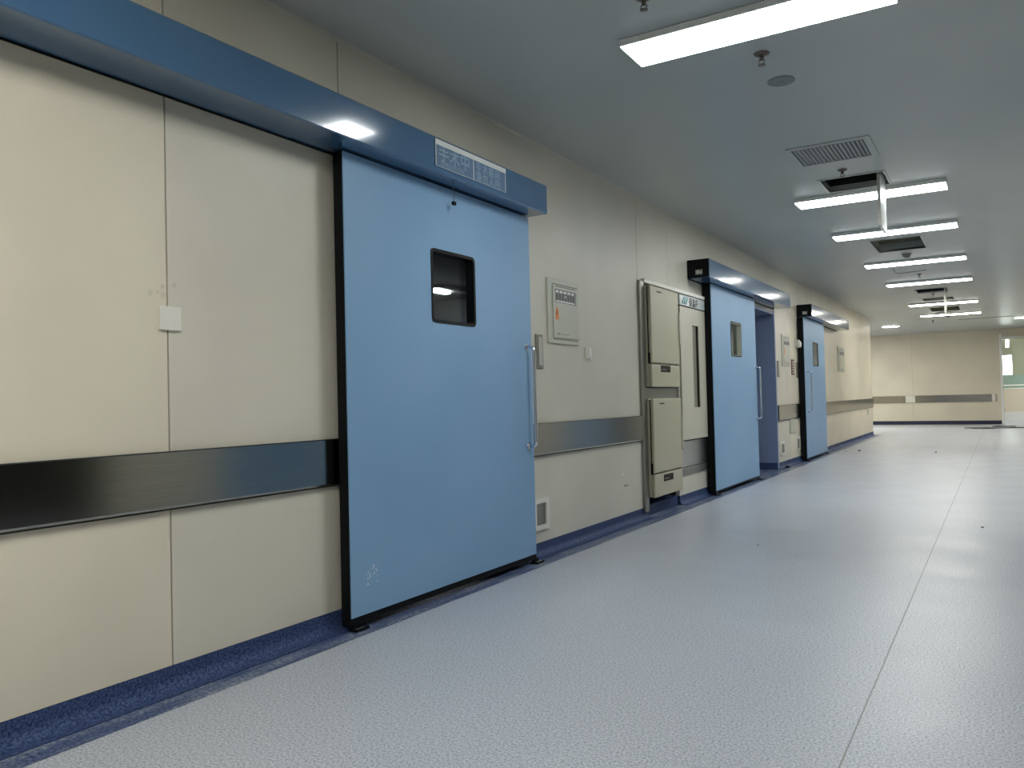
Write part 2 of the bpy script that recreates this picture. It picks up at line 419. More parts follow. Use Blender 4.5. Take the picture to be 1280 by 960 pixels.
# ------------------------------------------------------------------ sliding doors
def pull_handle(parent, y, zt=1.342, zb=.732):
    bm = B(); tube(bm, rounded([(.10, y, zt), (.158, y, zt), (.158, y, zb), (.10, y, zb)], .03), .0105)
    h = obj('pull_handle', bm, 'chrome', parent, 'chrome D-shaped pull bar')
    for z in (zt, zb):
        bm = B(); cyl(bm, (.1005, y, z), (.106, y, z), .018); obj('rosette', bm, 'chrome', h)
def sliding_door(n, y0, y1, win, hy, label, zb=.061, zt=2.158, pane=.055, pm='glass', lining='black_gloss', back=.045):
    d = root('door_%d' % n, (0.03, (y0 + y1) / 2, 0.0), label, 'sliding door', kind='structure')
    wy0, wy1, wz0, wz1 = win
    hole = [(wy0 + .004, wy1 - .004, wz0 + .004, wz1 - .004)]
    bm = B(); slab(bm, 0, .094, .100, y0 + .005, y1 - .006, zb, zt, hole); obj('door_panel', bm, 'door', d, 'light blue flat door face')
    bm = B(); slab(bm, 0, .05, .0938, y0, y1, .028, zt, hole); slab(bm, 0, max(back, .032), .0498, y0, y1, .028, zt, [(y0 + .09, y1 - .09, .12, zt - .1)])
    obj('edge_seal', bm, 'black', d, 'black rubber door edge')
    if back < .03:
        bm = B(); box(bm, back, .0318, y0 + .001, y0 + .03, .10, zt - .004); obj('rear_strip', bm, 'black', d)
    bm = B(); ring_frame(bm, .0505, .1025, rrect(wy0, wy1, wz0, wz1, .03), rrect(wy0 + .016, wy1 - .016, wz0 + .016, wz1 - .016, .02))
    f = obj('window_frame', bm, lining, d)
    bm = B(); ring_frame(bm, .1005, .1035, rrect(wy0 - .001, wy1 + .001, wz0 - .001, wz1 + .001, .03), rrect(wy0 + .014, wy1 - .014, wz0 + .014, wz1 - .014, .02)); obj('gasket', bm, 'black_gloss', f, 'black rounded window gasket')
    bm = B(); plate_loop(bm, pane, pane + .004, rrect(wy0 + .012, wy1 - .012, wz0 + .012, wz1 - .012, .02)); obj('glass_pane', bm, pm, f)
    pull_handle(d, hy)
    for y in (y0 + .055, y1 + .01):
        bm = B(); box(bm, .07, .122, y - .045, y + .045, .001, .012, .003); box(bm, .075, .09, y - .03, y + .03, .010, .029, .002)
        box(bm, .10, .11, y - .03, y + .03, .012, .0145, .001, mi=1)
        obj('floor_guide', bm, ['black', 'chrome'], d)
    return d
d1 = sliding_door(1, 2.70, 4.377, (3.345, 3.752, 1.43, 1.817), 4.300, 'large light blue sliding door nearest the camera, with dark square window')
bm = B()
rnd = random.Random(3)
for k in range(26):
    y = 2.833 + rnd.gauss(0, .022); z = .234 + rnd.gauss(0, .02); s = rnd.uniform(.001, .0035)
    box(bm, .1001, .1005, y - s, y + s * rnd.uniform(.5, 2), z - s, z + s * rnd.uniform(.5, 3))
obj('scuff_mark', bm, 'scuff', d1, 'pale scratches near bottom corner')
d2 = sliding_door(2, 8.075, 9.79, (8.744, 9.155, 1.44, 1.823), 9.725, 'light blue sliding door standing half open beside the beige cabinets', lining='box', zb=.048, back=.012)
d3 = sliding_door(3, 12.575, 14.21, (13.21, 13.63, 1.44, 1.818), 12.725, 'farthest light blue sliding door, closed, pull handle on its left edge', zb=.048, back=.016, pane=.092, pm='reflection_grey')

# ------------------------------------------------------------------ door covers
def cover(y0, y1, label, z0=2.165, z1=2.348, xd=.22):
    c = root('door_track_cover', (0.0, (y0 + y1) / 2, z0), label, 'door track cover')
    bm = B(); t = .004
    pr = [(.002, z0), (xd - .006, z0), (xd, z0 + .006), (xd, z1 - .006), (xd - .006, z1), (.002, z1)]
    prism(bm, pr, y0 + .006, y1); obj('cover_body', bm, 'header', c)
    bm = B(); box(bm, .002, xd - .004, y0, y0 + .0055, z0 + .003, z1 - .003); ec = obj('end_cap', bm, 'black', c, 'black open end of the cover')
    bm = B(); box(bm, .004, .012, y0 + .02, y1 - .02, z0 - .0065, z0 - .0005); obj('shadow_line', bm, 'black', c)  # black strip stands for the shadow line where cover meets wall
    return c
c1 = cover(-0.9, 4.40, 'long dark blue glossy cover above the nearest door, with lettered nameplate', 2.168, 2.348)
c2 = cover(7.66, 11.17, 'dark blue glossy track cover above the half open door')
c3 = cover(12.60, 16.03, 'farthest dark blue glossy track cover, above the closed far door')
for c, y in ((c2, 7.66), (c3, 12.60)):
    bm = B(); box(bm, .085, .155, y - .012, y, 2.195, 2.245, .003); box(bm, .1, .12, y - .016, y - .01, 2.205, 2.235, mi=1)
    box(bm, .13, .145, y - .016, y - .01, 2.205, 2.225, mi=1)
    obj('end_bracket', bm, ['steel_dark', 'lightbar'], c)
# black tail gap above the second door's frame is the shadowed wall; nameplate on first cover
np_ = obj('nameplate', (lambda bm: (box(bm, .2205, .224, 3.24, 3.905, 2.198, 2.332, .001), bm)[1])(B()), 'plate', c1, 'blue framed illuminated sign plate')
bm = B(); box(bm, .2242, .2262, 3.238, 3.907, 2.307, 2.334, .0005); obj('light_bar', bm, 'lightbar', np_)
bm = B()
box(bm, .2242, .2258, 3.238, 3.244, 2.198, 2.307); box(bm, .2242, .2258, 3.575, 3.581, 2.198, 2.307)
box(bm, .2242, .2250, 3.9, 3.905, 2.198, 2.307); box(bm, .2242, .2250, 3.244, 3.9, 2.198, 2.2005)
obj('plate_border', bm, 'lightbar', np_)
text_mesh('lettering', '手术中', .095, .2245, 3.262, 2.236, 'letter', np_, space=1.0, bold=.0008)
text_mesh('lettering', 'OPERATION', .034, .2245, 3.285, 2.206, 'letter', np_, space=1.1)
text_mesh('lettering', '手术期间', .055, .2245, 3.60, 2.257, 'letter', np_, space=1.3, bold=.0006)
text_mesh('lettering', '请勿入内', .055, .2245, 3.60, 2.208, 'letter', np_, space=1.3, bold=.0006)
# hanging wire end under first cover
bm = B(); tube(bm, rounded([(.135, 3.515, 2.167), (.135, 3.52, 2.11), (.135, 3.517, 2.085)], .02), .002, 8)
o = obj('loose_wire', bm, 'fitting', None, origin=(.135, 3.515, 2.167)); tag(o, 'short wire with black plug dangling under the nearest dark blue cover', 'wire')
bm = B(); box(bm, .127, .143, 3.503, 3.530, 2.064, 2.084, .004); obj('plug', bm, 'black', o)

# ------------------------------------------------------------------ stainless guard rails
def rail(y0, y1, label, z0=.654, z1=.862, seamsy=(), cap=(True, True)):
    r = root('wall_guard_rail', (0, (y0 + y1) / 2, (z0 + z1) / 2), label, 'guard rail')
    bm = B(); t = .028
    prism(bm, [(.0, z0), (t - .010, z0), (t - .003, z0 + .003), (t, z0 + .010), (t, z1 - .004), (t - .004, z1), (.0, z1)], y0, y1)
    obj('rail_face', bm, 'rail', r)
    bm = B(); box(bm, .0005, .012, y0, y1, z0 - .006, z0 - .0005); obj('back_channel', bm, 'dark_gap', r)
    return r
rail(YB + .01, 2.76, 'brushed steel guard rail on the wall left of the nearest blue door')
rail(4.34, 6.355, 'brushed steel guard rail between the nearest door and the cabinets')
r3 = rail(11.20, 12.56, 'short brushed steel guard rail between the second and third blue doors')
r4 = rail(14.48, YC, 'brushed steel guard rail on the wall beyond the farthest blue door')
def bracket(y0, y1, z0, z1, p):
    bm = B(); box(bm, .001, .02, y0, y1, z0, z1, .004); obj('rail_bracket', bm, 'box', p)
bracket(11.90, 12.20, .455, .652, r3)
bracket(19.7, 19.9, .50, .652, r4)
re = root('wall_guard_rail', (0.9, YE, .76), 'brushed steel guard rail across the end wall of the corridor', 'guard rail')
bm = B()
for a, b in ((-6.9, .05), (.052, .38), (.382, 2.47)): box(bm, a, b, YE - .03, YE - .001, .655, .865, .004)
obj('rail_face', bm, 'rail', re)
for x, wd in ((0.12, .26), (2.36, .09)):
    bm = B(); box(bm, x, x + wd, YE - .038, YE - .03, .66, .86, .004); obj('rail_joint', bm, 'white', re)

# ------------------------------------------------------------------ cabinets in the alcove
bm = B()
box(bm, -.29, -.28, 6.44, 8.2, .0, 2.0); box(bm, -.28, -.04, 6.44, 6.452, .09, 2.0); box(bm, -.28, -.04, 8.188, 8.2, .09, 2.0); box(bm, -.28, -.04, 6.44, 8.2, 1.99, 2.0)
box(bm, -.28, -.045, 7.285, 7.30, .262, 1.99)
box(bm, -.28, -.002, 6.45, 7.285, 1.0, 1.095)
struct('wall_alcove_lining', bm, 'steel_dark')
bm = B()
box(bm, -.03, .028, 6.365, 6.447, .05, 2.005, .006)
obj_f = obj('alcove_post', bm, 'steel_dark', None, origin=(0, 6.4, .05)); tag(obj_f, 'tall dark steel corner post at the left side of the beige cabinets', 'post')
bm = B(); box(bm, .001, .034, 6.45, 8.19, 1.992, 2.03, .006)  # white colour stands for light caught along this strip
o = obj('alcove_top_strip', bm, 'white', None, origin=(0, 7.3, 2.0)); tag(o, 'trim strip, whitened for the light it catches, running along the top of the beige cabinets', 'trim strip')

def stack_cabinet(z0, zd, z1, lz, label):
    c = root('wall_cabinet', (0, 6.8, z0), label, 'cabinet')
    y0, y1 = 6.452, 7.16; X = .078
    bm = B(); box(bm, -.26, .045, y0 + .005, y1 - .004, z0 + .004, z1 - .002, .006); obj('cabinet_body', bm, 'cab', c)
    bm = B(); box(bm, .0455, X, y0 + .012, y1, zd + .004, z1, .012, 3); d = obj('cabinet_door', bm, 'cab', c, 'beige flat door')
    bm = B(); box(bm, X, X + .0012, y0 + .16, y0 + .27, z1 - .05, z1 - .04); obj('badge', bm, 'label_dark', d)
    bm = B(); box(bm, .047, .052, y0 + .002, y0 + .0115, zd + .02, z1 - .01); box(bm, .047, .062, y0 - .004, y0 + .0115, zd, zd + .09); obj('hinge_gap', bm, 'black', c)
    bm = B(); box(bm, .0455, X - .004, y0 + .012, y1, z0, zd - .006, .008); p = obj('lower_panel', bm, 'cab', c, 'beige fascia below the door')
    bm = B(); box(bm, X - .0045, X - .001, 6.675, 6.905, lz, lz + .058, .001); box(bm, X - .001, X - .0004, 6.69, 6.80, lz + .02, lz + .026, mi=1)
    obj('control_label', bm, ['label_dark', 'smoke'], p, 'small dark brown label plate')
    bm = B(); box(bm, X - .004, X + .012, y1 - .02, y1 - .003, (zd + z1) / 2 - .15, (zd + z1) / 2 + .15, .003); obj('door_grip', bm, 'cab_light', d)
    return c
stack_cabinet(1.102, 1.302, 1.972, 1.232, 'upper of two stacked beige wall cabinets left of the tall glazed cabinet')
stack_cabinet(.160, .362, 1.003, .281, 'lower of two stacked beige wall cabinets, near the floor')
# tall cabinet
t = root('tall_cabinet', (0, 7.75, .59), 'tall beige built-in cabinet with narrow vertical window beside the half open door', 'cabinet')
bm = B(); box(bm, -.26, .004, 7.31, 8.18, .592, 1.985, .004); obj('cabinet_body', bm, 'cab_light', t)
bm = B(); box(bm, .0045, .03, 7.335, 8.165, 1.884, 1.985, .004); hd = obj('name_panel', bm, 'header_white', t, 'pale name strip with teal logo and dark lettering')
bm = B()
for k in range(3): tube(bm, [(.031, 7.40 + .05 * k, 1.90), (.031, 7.425 + .05 * k, 1.93), (.031, 7.47 + .05 * k, 1.965)], .006, 6)
obj('logo', bm, 'teal', hd)
text_mesh('lettering', '保温柜', .088, .0305, 7.60, 1.898, 'ink', hd, bold=.002, space=1.15)
bm = B(); slab(bm, 0, .0045, .028, 7.335, 8.165, .60, 1.872, [(7.68, 7.865, .905, 1.71)]); dr = obj('cabinet_door', bm, 'cab_light', t, 'beige door with slot window')
bm = B(); box(bm, .0055, .010, 7.68, 7.865, .905, 1.71); obj('slot_window', bm, 'slot', dr, 'narrow dark glass strip')
bm = B(); box(bm, .006, .024, 7.84, 7.864, .906, 1.709); obj('slot_edge', bm, 'label_dark', dr)
bm = B(); box(bm, .0045, .026, 7.335, 8.165, 1.8725, 1.8835); obj('shadow_gap', bm, 'black', t)
bm = B(); box(bm, .0045, .02, 7.335, 8.165, .590, .599); obj('shadow_gap', bm, 'black', t)
bm = B(); box(bm, .0305, .036, 8.10, 8.15, 1.93, 1.984, .002); obj('latch', bm, 'ink', t)
o = obj('steel_fascia', (lambda bm: (box(bm, -.03, .010, 7.30, 8.185, .342, .588, .004), bm)[1])(B()), 'steel', None, origin=(0, 7.75, .34)); tag(o, 'brushed steel fascia panel directly under the tall beige cabinet', 'panel')
o = obj('steel_ledge', (lambda bm: (box(bm, -.03, .016, 7.30, 8.07, .266, .338, .003), bm)[1])(B()), 'steel_dark', None, origin=(0, 7.7, .27)); tag(o, 'narrow grey ledge strip under the steel fascia of the tall cabinet', 'ledge')

# ------------------------------------------------------------------ small wall fittings
def wall_plate(y, z, s, label, rocker=True, d=.010):
    e = root('wall_switch', (0, y, z), label, 'switch')
    bm = B(); box(bm, .0005, d, y - s / 2, y + s / 2, z - s / 2, z + s / 2, .0025); p = obj('cover_plate', bm, 'white', e)
    if rocker:
        bm = B(); box(bm, d - .001, d + .018, y - s * .30, y + s * .1, z - s * .42, z + s * .42, .002); obj('rocker', bm, 'white', e)
    return e
wall_plate(1.877, 1.346, .088, 'white square blank switch plate over the wall seam at far left', rocker=False, d=.012)
wall_plate(5.385, 1.348, .088, 'small white wall switch right of the beige breaker box by the nearest door')
def sensor_plate(y, label):
    e = root('wall_button_plate', (0, y, 1.22), label, 'button plate')
    bm = B(); box(bm, .0005, .012, y - .047, y + .047, 1.222, 1.446, .004); p = obj('steel_plate', bm, 'steel_dark', e)
    bm = B(); box(bm, .0125, .0145, y - .02, y + .03, 1.24, 1.43, .0008); obj('touch_face', bm, 'steel', e)
    return e
s1 = sensor_plate(4.637, 'vertical steel button plate just right of the nearest blue door')
s2 = copy_tree(s1); s2.location = (0, 11.31, 1.245); s2['label'] = 'steel button plate right of the half open blue doorway'
s3 = copy_tree(s1); s3.location = (0, 12.49, 1.25); s3['label'] = 'steel button plate just left of the farthest blue door'
def breaker_box(y0, y1, z0, z1, label):
    e = root('breaker_box', (0, (y0 + y1) / 2, z0), label, 'breaker box')
    bm = B(); box(bm, .0005, .014, y0, y1, z0, z1, .004); obj('box_frame', bm, 'box', e)
    w = y1 - y0; h = z1 - z0
    bm = B(); box(bm, .0145, .022, y0 + .135 * w, y1 - .01, z0 + .09 * h, z1 - .095 * h, .003); d = obj('box_door', bm, 'box', e)
    bm = B(); box(bm, .0145, .016, y0 + .15 * w, y1 - .01, z1 - .085 * h, z1 - .075 * h); obj('door_gap', bm, 'ink', e)
    bm = B(); box(bm, .0145, .016, y0 + .15 * w, y1 - .02, z0 + .062 * h, z0 + .072 * h); obj('door_gap', bm, 'ink', e)
    bm = B(); box(bm, .0222, .0226, y0 + .2 * w, y1 - .13 * w, z1 - .118 * h, z1 - .108 * h); obj('door_gap', bm, 'ink', e)
    wy0, wy1, wz0, wz1 = y0 + .19 * w, y1 - .11 * w, z0 + .635 * h, z0 + .845 * h
    bm = B(); box(bm, .0221, .0235, wy0, wy1, wz0, wz1, .0005); win = obj('meter_window', bm, 'smoke', d, 'grey clear window over breakers')
    bm = B()
    for k in range(5):
        a = wy0 + .012 + k * (wy1 - wy0 - .03) / 5; box(bm, .0236, .0246, a, a + .035, wz1 - .024, wz1 - .010)
    box(bm, .0236, .0246, wy0 + .01, wy1 - .03, wz0 + .006, wz0 + .013)
    cyl(bm, (.0236, (wy0 + wy1) / 2 - .01, (wz0 + wz1) / 2), (.026, (wy0 + wy1) / 2 - .01, (wz0 + wz1) / 2), .008)
    obj('breaker_labels', bm, 'white_paint', d)
    for k in range(7):
        bm = B(); a = wy0 + .02 + k * (wy1 - wy0 - .03) / 7; box(bm, .0236, .0242, a, a + .018, wz0 + .02, wz1 - .03)
        obj('breaker_switch', bm, 'ink', d)
    cy, cz = y0 + .245 * w, z0 + .46 * h
    bm = B(); plate_loop(bm, .0222, .0228, [(cy - .028, cz - .04), (cy + .028, cz - .04), (cy + .022, cz + .01), (cy + .004, cz + .05), (cy - .004, cz + .05), (cy - .022, cz + .01)])
    st = obj('warning_sticker', bm, 'orange', d, 'orange warning sticker')
    bm = B(); plate_loop(bm, .0229, .0232, [(cy - .016, cz - .004), (cy + .006, cz - .004), (cy + .002, cz + .03), (cy - .008, cz + .02)]); obj('warning_mark', bm, 'orange_dark', d)
    bm = B(); box(bm, .0222, .0226, y0 + .24 * w, y0 + .32 * w, z0 + .135 * h, z0 + .16 * h); box(bm, .0222, .0226, y0 + .34 * w, y0 + .62 * w, z0 + .14 * h, z0 + .15 * h); obj('maker_print', bm, 'smoke', d)
    return e
breaker_box(4.762, 5.216, 1.398, 1.840, 'beige flush breaker box with orange sticker right of the nearest blue door')
breaker_box(11.54, 11.99, 1.41, 1.852, 'beige flush breaker box between the second and third blue doors')
e = breaker_box(16.03, 16.72, 1.41, 1.885, 'beige breaker box on the wall past the farthest blue door')
# foot sensor boxes
def foot_sensor(y0, y1, z0, z1, label):
    e = root('foot_sensor', (0, (y0 + y1) / 2, z0), label, 'foot sensor')
    bm = B(); ring_frame(bm, .0005, .016, rrect(y0, y1, z0, z1, .008), rrect(y0 + .035, y1 - .035, z0 + .03, z1 - .03, .01)); obj('frame', bm, 'white', e)
    bm = B(); box(bm, .0008, .004, y0 + .03, y1 - .03, z0 + .025, z1 - .025); obj('sensor_window', bm, 'steel_dark', e, 'dark recessed sensor window')
    return e
foot_sensor(4.50, 4.705, .170, .372, 'white framed foot sensor low on the wall beside the nearest blue door')
foot_sensor(11.29, 11.52, .178, .362, 'foot sensor low on the wall right of the half open doorway')
foot_sensor(12.31, 12.53, .178, .372, 'foot sensor low on the wall left of the farthest blue door')
# red-brown sign, white object
e = root('wall_sign', (0, 12.21, 1.29), 'narrow dark red-brown upright sign left of the farthest blue door', 'sign')
bm = B(); box(bm, .0005, .010, 12.13, 12.29, 1.29, 1.516, .003); obj('sign_plate', bm, 'red_brown', e)
bm = B()
for k in range(5): box(bm, .0102, .011, 12.16, 12.26, 1.315 + k * .038, 1.330 + k * .038)
obj('sign_marks', bm, 'panel_lower', e)
e = root('wall_alarm_lamp', (0, 12.50, 1.70), 'small white lamp with clear wrapping beside the black edge of the farthest door', 'lamp')
bm = B(); lathe(bm, (.045, 12.50, 1.70), [(.02, 0), (.032, .02), (.034, .06), (.026, .09), (.01, .10)]); obj('lamp_dome', bm, 'white', e)
bm = B(); box(bm, .0005, .02, 12.43, 12.56, 1.70, 1.81, .006); obj('wall_base', bm, 'white', e)
bm = B(); tube(bm, rounded([(.04, 12.42, 1.80), (.07, 12.36, 1.80), (.08, 12.42, 1.74), (.06, 12.48, 1.72)], .03), .012, 8); obj('plastic_wrap', bm, 'white_paint', e)
# tiny marks by the alcove
bm = B(); box(bm, .0002, .0012, 5.94, 5.975, .395, .415)
o = obj('wall_sticker', bm, 'white_paint', None, origin=(0, 5.96, .4)); tag(o, 'tiny pale sticker above the grey one, low on the wall left of the stacked cabinets', 'sticker')
bm = B(); box(bm, .0002, .003, 5.985, 6.06, .305, .317)
o = obj('wall_sticker', bm, 'smoke', None, origin=(0, 6.0, .3)); tag(o, 'tiny grey sticker low on the wall just left of the stacked cabinets', 'sticker')

# ------------------------------------------------------------------ ceiling items
def ceiling_light(y, m, label, x0=1.09, x1=2.275, w=.285, group=None):
    e = root('ceiling_light', ((x0 + x1) / 2, y, H), label, 'ceiling light', 'lit strip lights along the corridor ceiling')
    bm = B(); slab(bm, 2, H - .034, H - .0005, x0, x1, y - w / 2, y + w / 2); bmesh.ops.bevel(bm, geom=[ed for ed in bm.edges], offset=.003, segments=1, affect='EDGES')
    obj('housing', bm, 'white_paint', e)
    bm = B(); box(bm, x0 + .008, x1 - .008, y - w / 2 + .008, y + w / 2 - .008, H - .0365, H - .0345, .0005); obj('diffuser', bm, m, e, 'glowing white diffuser')
    return e
LY = [(3.69, 'led_cool', 'large lit strip light at the top of the picture, nearest of the ceiling row'),
      (7.49, 'led_cool', 'lit ceiling strip light crossed by the slim white hanging panel, second from the camera'),
      (9.35, 'led_cool', 'third lit ceiling strip light from the camera, just before the olive ceiling recess'),
      (11.74, 'led_mid', 'fourth lit ceiling strip light from the camera, beside the round smoke detector'),
      (14.08, 'led_mid', 'fifth lit ceiling strip light, just before the distant black ceiling opening'),
      (17.72, 'led_warm', 'sixth lit ceiling strip light, second from the far end of the row'),
      (20.40, 'led_warm', 'farthest lit strip light of the ceiling row')]
for y, m, lb in LY: ceiling_light(y, m, lb)
for y, lb in ((1.00, 'lit ceiling strip light just above the picture'), (-.2, 'lit ceiling strip light above the camera'), (-3.0, 'lit ceiling strip light at the back end of the corridor behind the camera')):
    ceiling_light(y, 'led_mid', lb)
def downlight(x, y, r, label):
    e = root('downlight', (x, y, H), label, 'downlight')
    bm = B(); lathe(bm, (x, y, H - .012), [(r, 0), (r + .015, .003), (r + .015, .0115)]); obj('rim', bm, 'white_paint', e)
    bm = B(); lathe(bm, (x, y, H - .016), [(r - .02, 0), (r, .003)]); obj('lens', bm, 'downlight', e)
downlight(.16, 23.3, .2, 'round lit downlight in the ceiling where the corridor turns left')
downlight(3.09, 23.0, .16, 'round lit downlight in the ceiling at the right edge of the picture')

for x, lb in ((-1.6, 'added strip light, unseen round the corner, brightening the end wall'), (-3.6, 'second added strip light, unseen in the crossing corridor, brightening the end wall')):
    ceiling_light(24.2, 'led_added', lb, x0=x - .6, x1=x + .6)  # lamps added out of view to brighten the end wall
# vent grille
e = root('ceiling_vent', (1.62, 6.07, H), 'grey slatted air vent in the ceiling, in front of the black opening', 'air vent')
bm = B(); x0, x1, y0, y1 = VENT
slab(bm, 2, H - .008, H - .0005, x0 - .03, x1 + .05, y0 - .05, y1 + .06, [(x0, x1, y0, y1)]); obj('frame', bm, 'ceiling', e)
bm = B(); slab(bm, 2, H - .009, H - .0085, x0 - .005, x1 + .005, y0 - .005, y1 + .005, [(x0, x1, y0, y1)]); obj('inner_edge', bm, 'vent_back', e)
for k in range(17):
    x = x0 + .012 + k * (x1 - x0 - .024) / 16
    bm = B(); box(bm, x - .007, x + .007, y0, y1, H - .006, H + .012); 
    for v in bm.verts:
        if v.co.z > H: v.co.x += .012
    obj('slat', bm, 'vent', e)
bm = B(); box(bm, x0, x1, y0, y1, H + .03, H + .035); slab(bm, 2, H + .0205, H + .034, x0 - .02, x1 + .02, y0 - .02, y1 + .02, [(x0, x1, y0, y1)]); obj('backing', bm, 'vent_back', e)
# open hatches / recesses
def hatch(R, coll_h, inner, label, collar='collar', name='ceiling_hatch', cat='ceiling opening', backz=None):
    x0, x1, y0, y1 = R
    e = root(name, ((x0 + x1) / 2, (y0 + y1) / 2, H), label, cat)
    bm = B(); slab(bm, 2, H - .006, H - .0005, x0 - .018, x1 + .018, y0 - .02, y1 + .02, [(x0, x1, y0, y1)]); obj('rim', bm, 'ceiling', e, 'grey rim')
    bm = B(); slab(bm, 2, H - .0004, H + coll_h, x0 - .003, x1 + .003, y0 - .003, y1 + .003, [(x0, x1, y0, y1)]); obj('collar', bm, collar, e)
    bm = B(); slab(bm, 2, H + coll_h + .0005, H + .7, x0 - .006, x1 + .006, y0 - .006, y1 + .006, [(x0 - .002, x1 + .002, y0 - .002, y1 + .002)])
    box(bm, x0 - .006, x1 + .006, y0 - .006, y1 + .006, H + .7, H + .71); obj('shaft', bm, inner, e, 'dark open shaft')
hatch(H1, .045, 'duct', 'open black square hatch in the ceiling behind the slatted vent')
hatch(R2, .095, 'olive', 'olive toned ceiling recess behind the third strip light', 'collar')
hatch(H3, .02, 'duct', 'far black open hatch in the ceiling behind the fifth strip light')
hatch(R4, .03, 'olive', 'narrow brownish ceiling recess just before the sixth strip light', 'olive')
hatch(R5, .05, 'olive', 'farthest olive ceiling recess, between the last two strip lights', 'olive')
o = obj('ceiling_slot_diffuser', (lambda bm: (box(bm, 1.74, 2.90, 22.35, 22.50, H - .005, H - .0005, .001), box(bm, 1.78, 2.86, 22.40, 22.45, H - .008, H - .0045), bm)[2])(B()), 'smoke', None, origin=(2.3, 22.4, H)); tag(o, 'long thin dark slot diffuser in the ceiling near the end wall', 'slot diffuser')
o = obj('ceiling_slot_diffuser', (lambda bm: (box(bm, 1.42, 1.86, 19.93, 19.99, H - .006, H - .0005, .001), box(bm, 1.44, 1.84, 19.95, 19.97, H - .008, H - .0055), bm)[2])(B()), 'ink', None, origin=(1.64, 19.96, H)); tag(o, 'short black slot in the ceiling just before the farthest strip light', 'slot diffuser')

# hanging panels
def hang(x, y0, y1, zb, zt, label):
    e = root('hanging_panel', (x, (y0 + y1) / 2, zt), label, 'hanging panel')
    bm = B(); box(bm, x - .010, x + .010, y0 + .004, y1, zb, zt, .002); obj('panel', bm, 'white_paint', e)
    bm = B(); box(bm, x - .011, x + .011, y0, y0 + .0035, zb + .01, zt); obj('front_edge', bm, 'steel', e)
    for y in (y0 + .05, y1 - .05):
        bm = B(); cyl(bm, (x, y, zt), (x, y, zt + .25), .006, 10); obj('rod', bm, 'steel', e)
    return e
hang(1.832, 6.85, 7.22, 2.302, H + .04, 'slim white panel seen edge-on hanging from the nearer black ceiling hatch')
hang(1.828, 15.55, 15.9, 2.315, H + .04, 'slim white panel seen edge-on hanging near the far black ceiling hatch')

# speaker, sprinklers, detectors
def disc(name, x, y, r, m, label, cat, h=.006):
    bm = B(); lathe(bm, (x, y, H - .0005), [(r, 0), (r, -h * .5), (r * .93, -h), (r * .4, -h * 1.1), (.004, -h * 1.1)])
    o = obj(name, bm, m, None, origin=(x, y, H)); return tag(o, label, cat)
sp = disc('ceiling_speaker', 1.625, 4.52, .072, 'speaker', 'round grey speaker disc in the ceiling near the large strip light', 'speaker')
bm = B(); lathe(bm, (1.625, 4.52, H - .0075), [(.012, 0), (.012, -.003), (.003, -.004)], 16); obj('centre_cap', bm, 'vent', sp)
def sprinkler(x, y, label, k=1.0, tagc=False):
    e = root('ceiling_sprinkler', (x, y, H), label, 'sprinkler')
    bm = B(); lathe(bm, (x, y, H - .0005), [(.036 * k, 0), (.034 * k, -.004), (.02 * k, -.012), (.012 * k, -.014)]); obj('escutcheon', bm, 'fitting', e)
    bm = B(); lathe(bm, (x, y, H - .014), [(.010 * k, 0), (.010 * k, -.016 * k), (.006 * k, -.02 * k)], 14)
    for s in (-1, 1): tube(bm, rounded([(x + s * .008 * k, y, H - .03), (x + s * .016 * k, y, H - .04), (x, y, H - .052 * k)], .006), .0022 * k, 6)
    obj('body', bm, 'fitting', e)
    bm = B(); lathe(bm, (x, y, H - .052 * k), [(.018 * k, 0), (.018 * k, -.0025), (.004, -.003)], 16); obj('deflector', bm, 'fitting', e)
    if tagc:
        bm = B(); lathe(bm, (x + .05, y - .012, H - .002), [(.045, 0), (.045, -.006), (.03, -.012), (.005, -.014)], 18); obj('sticker', bm, 'green', e, 'yellow green round cap')
    return e
sprinkler(1.345 + .0, 3.235, 'sprinkler with a yellow green cap at the very top edge of the picture', 1.0, True)
sprinkler(1.625, 4.10, 'pendent sprinkler between the large strip light and the round speaker', 1.1)
sprinkler(1.61, 6.60, 'pendent sprinkler between the slatted vent and the near black hatch')
sprinkler(1.625, 13.2, 'pendent sprinkler before the fifth strip light')
sprinkler(1.625, 16.02, 'pendent sprinkler right behind the far black hatch')
sprinkler(1.22, 22.2, 'pendent sprinkler nearest the end wall of the corridor')
def smoke(x, y, label):
    e = root('smoke_detector', (x, y, H), label, 'smoke detector')
    bm = B(); lathe(bm, (x, y, H - .0005), [(.055, 0), (.055, -.01), (.048, -.014)]); obj('base', bm, 'smoke', e)
    bm = B(); lathe(bm, (x, y, H - .015), [(.042, 0), (.04, -.022), (.024, -.034), (.005, -.036)]); obj('sensor_dome', bm, 'smoke', e)
smoke(1.645, 11.15, 'round grey smoke detector in front of the fourth strip light')
smoke(1.61, 20.95, 'round smoke detector just behind the farthest strip light')
bm = B(); tube(bm, rounded([(1.36, 12.35, H - .004), (1.37, 12.62, H - .03), (1.45, 12.72, H - .03), (1.75, 12.76, H - .006)], .1), .004, 8)
o = obj('ceiling_wire', bm, 'fitting', None, origin=(1.36, 12.35, H)); tag(o, 'thin loose wire curling from the ceiling behind the fourth strip light', 'wire')

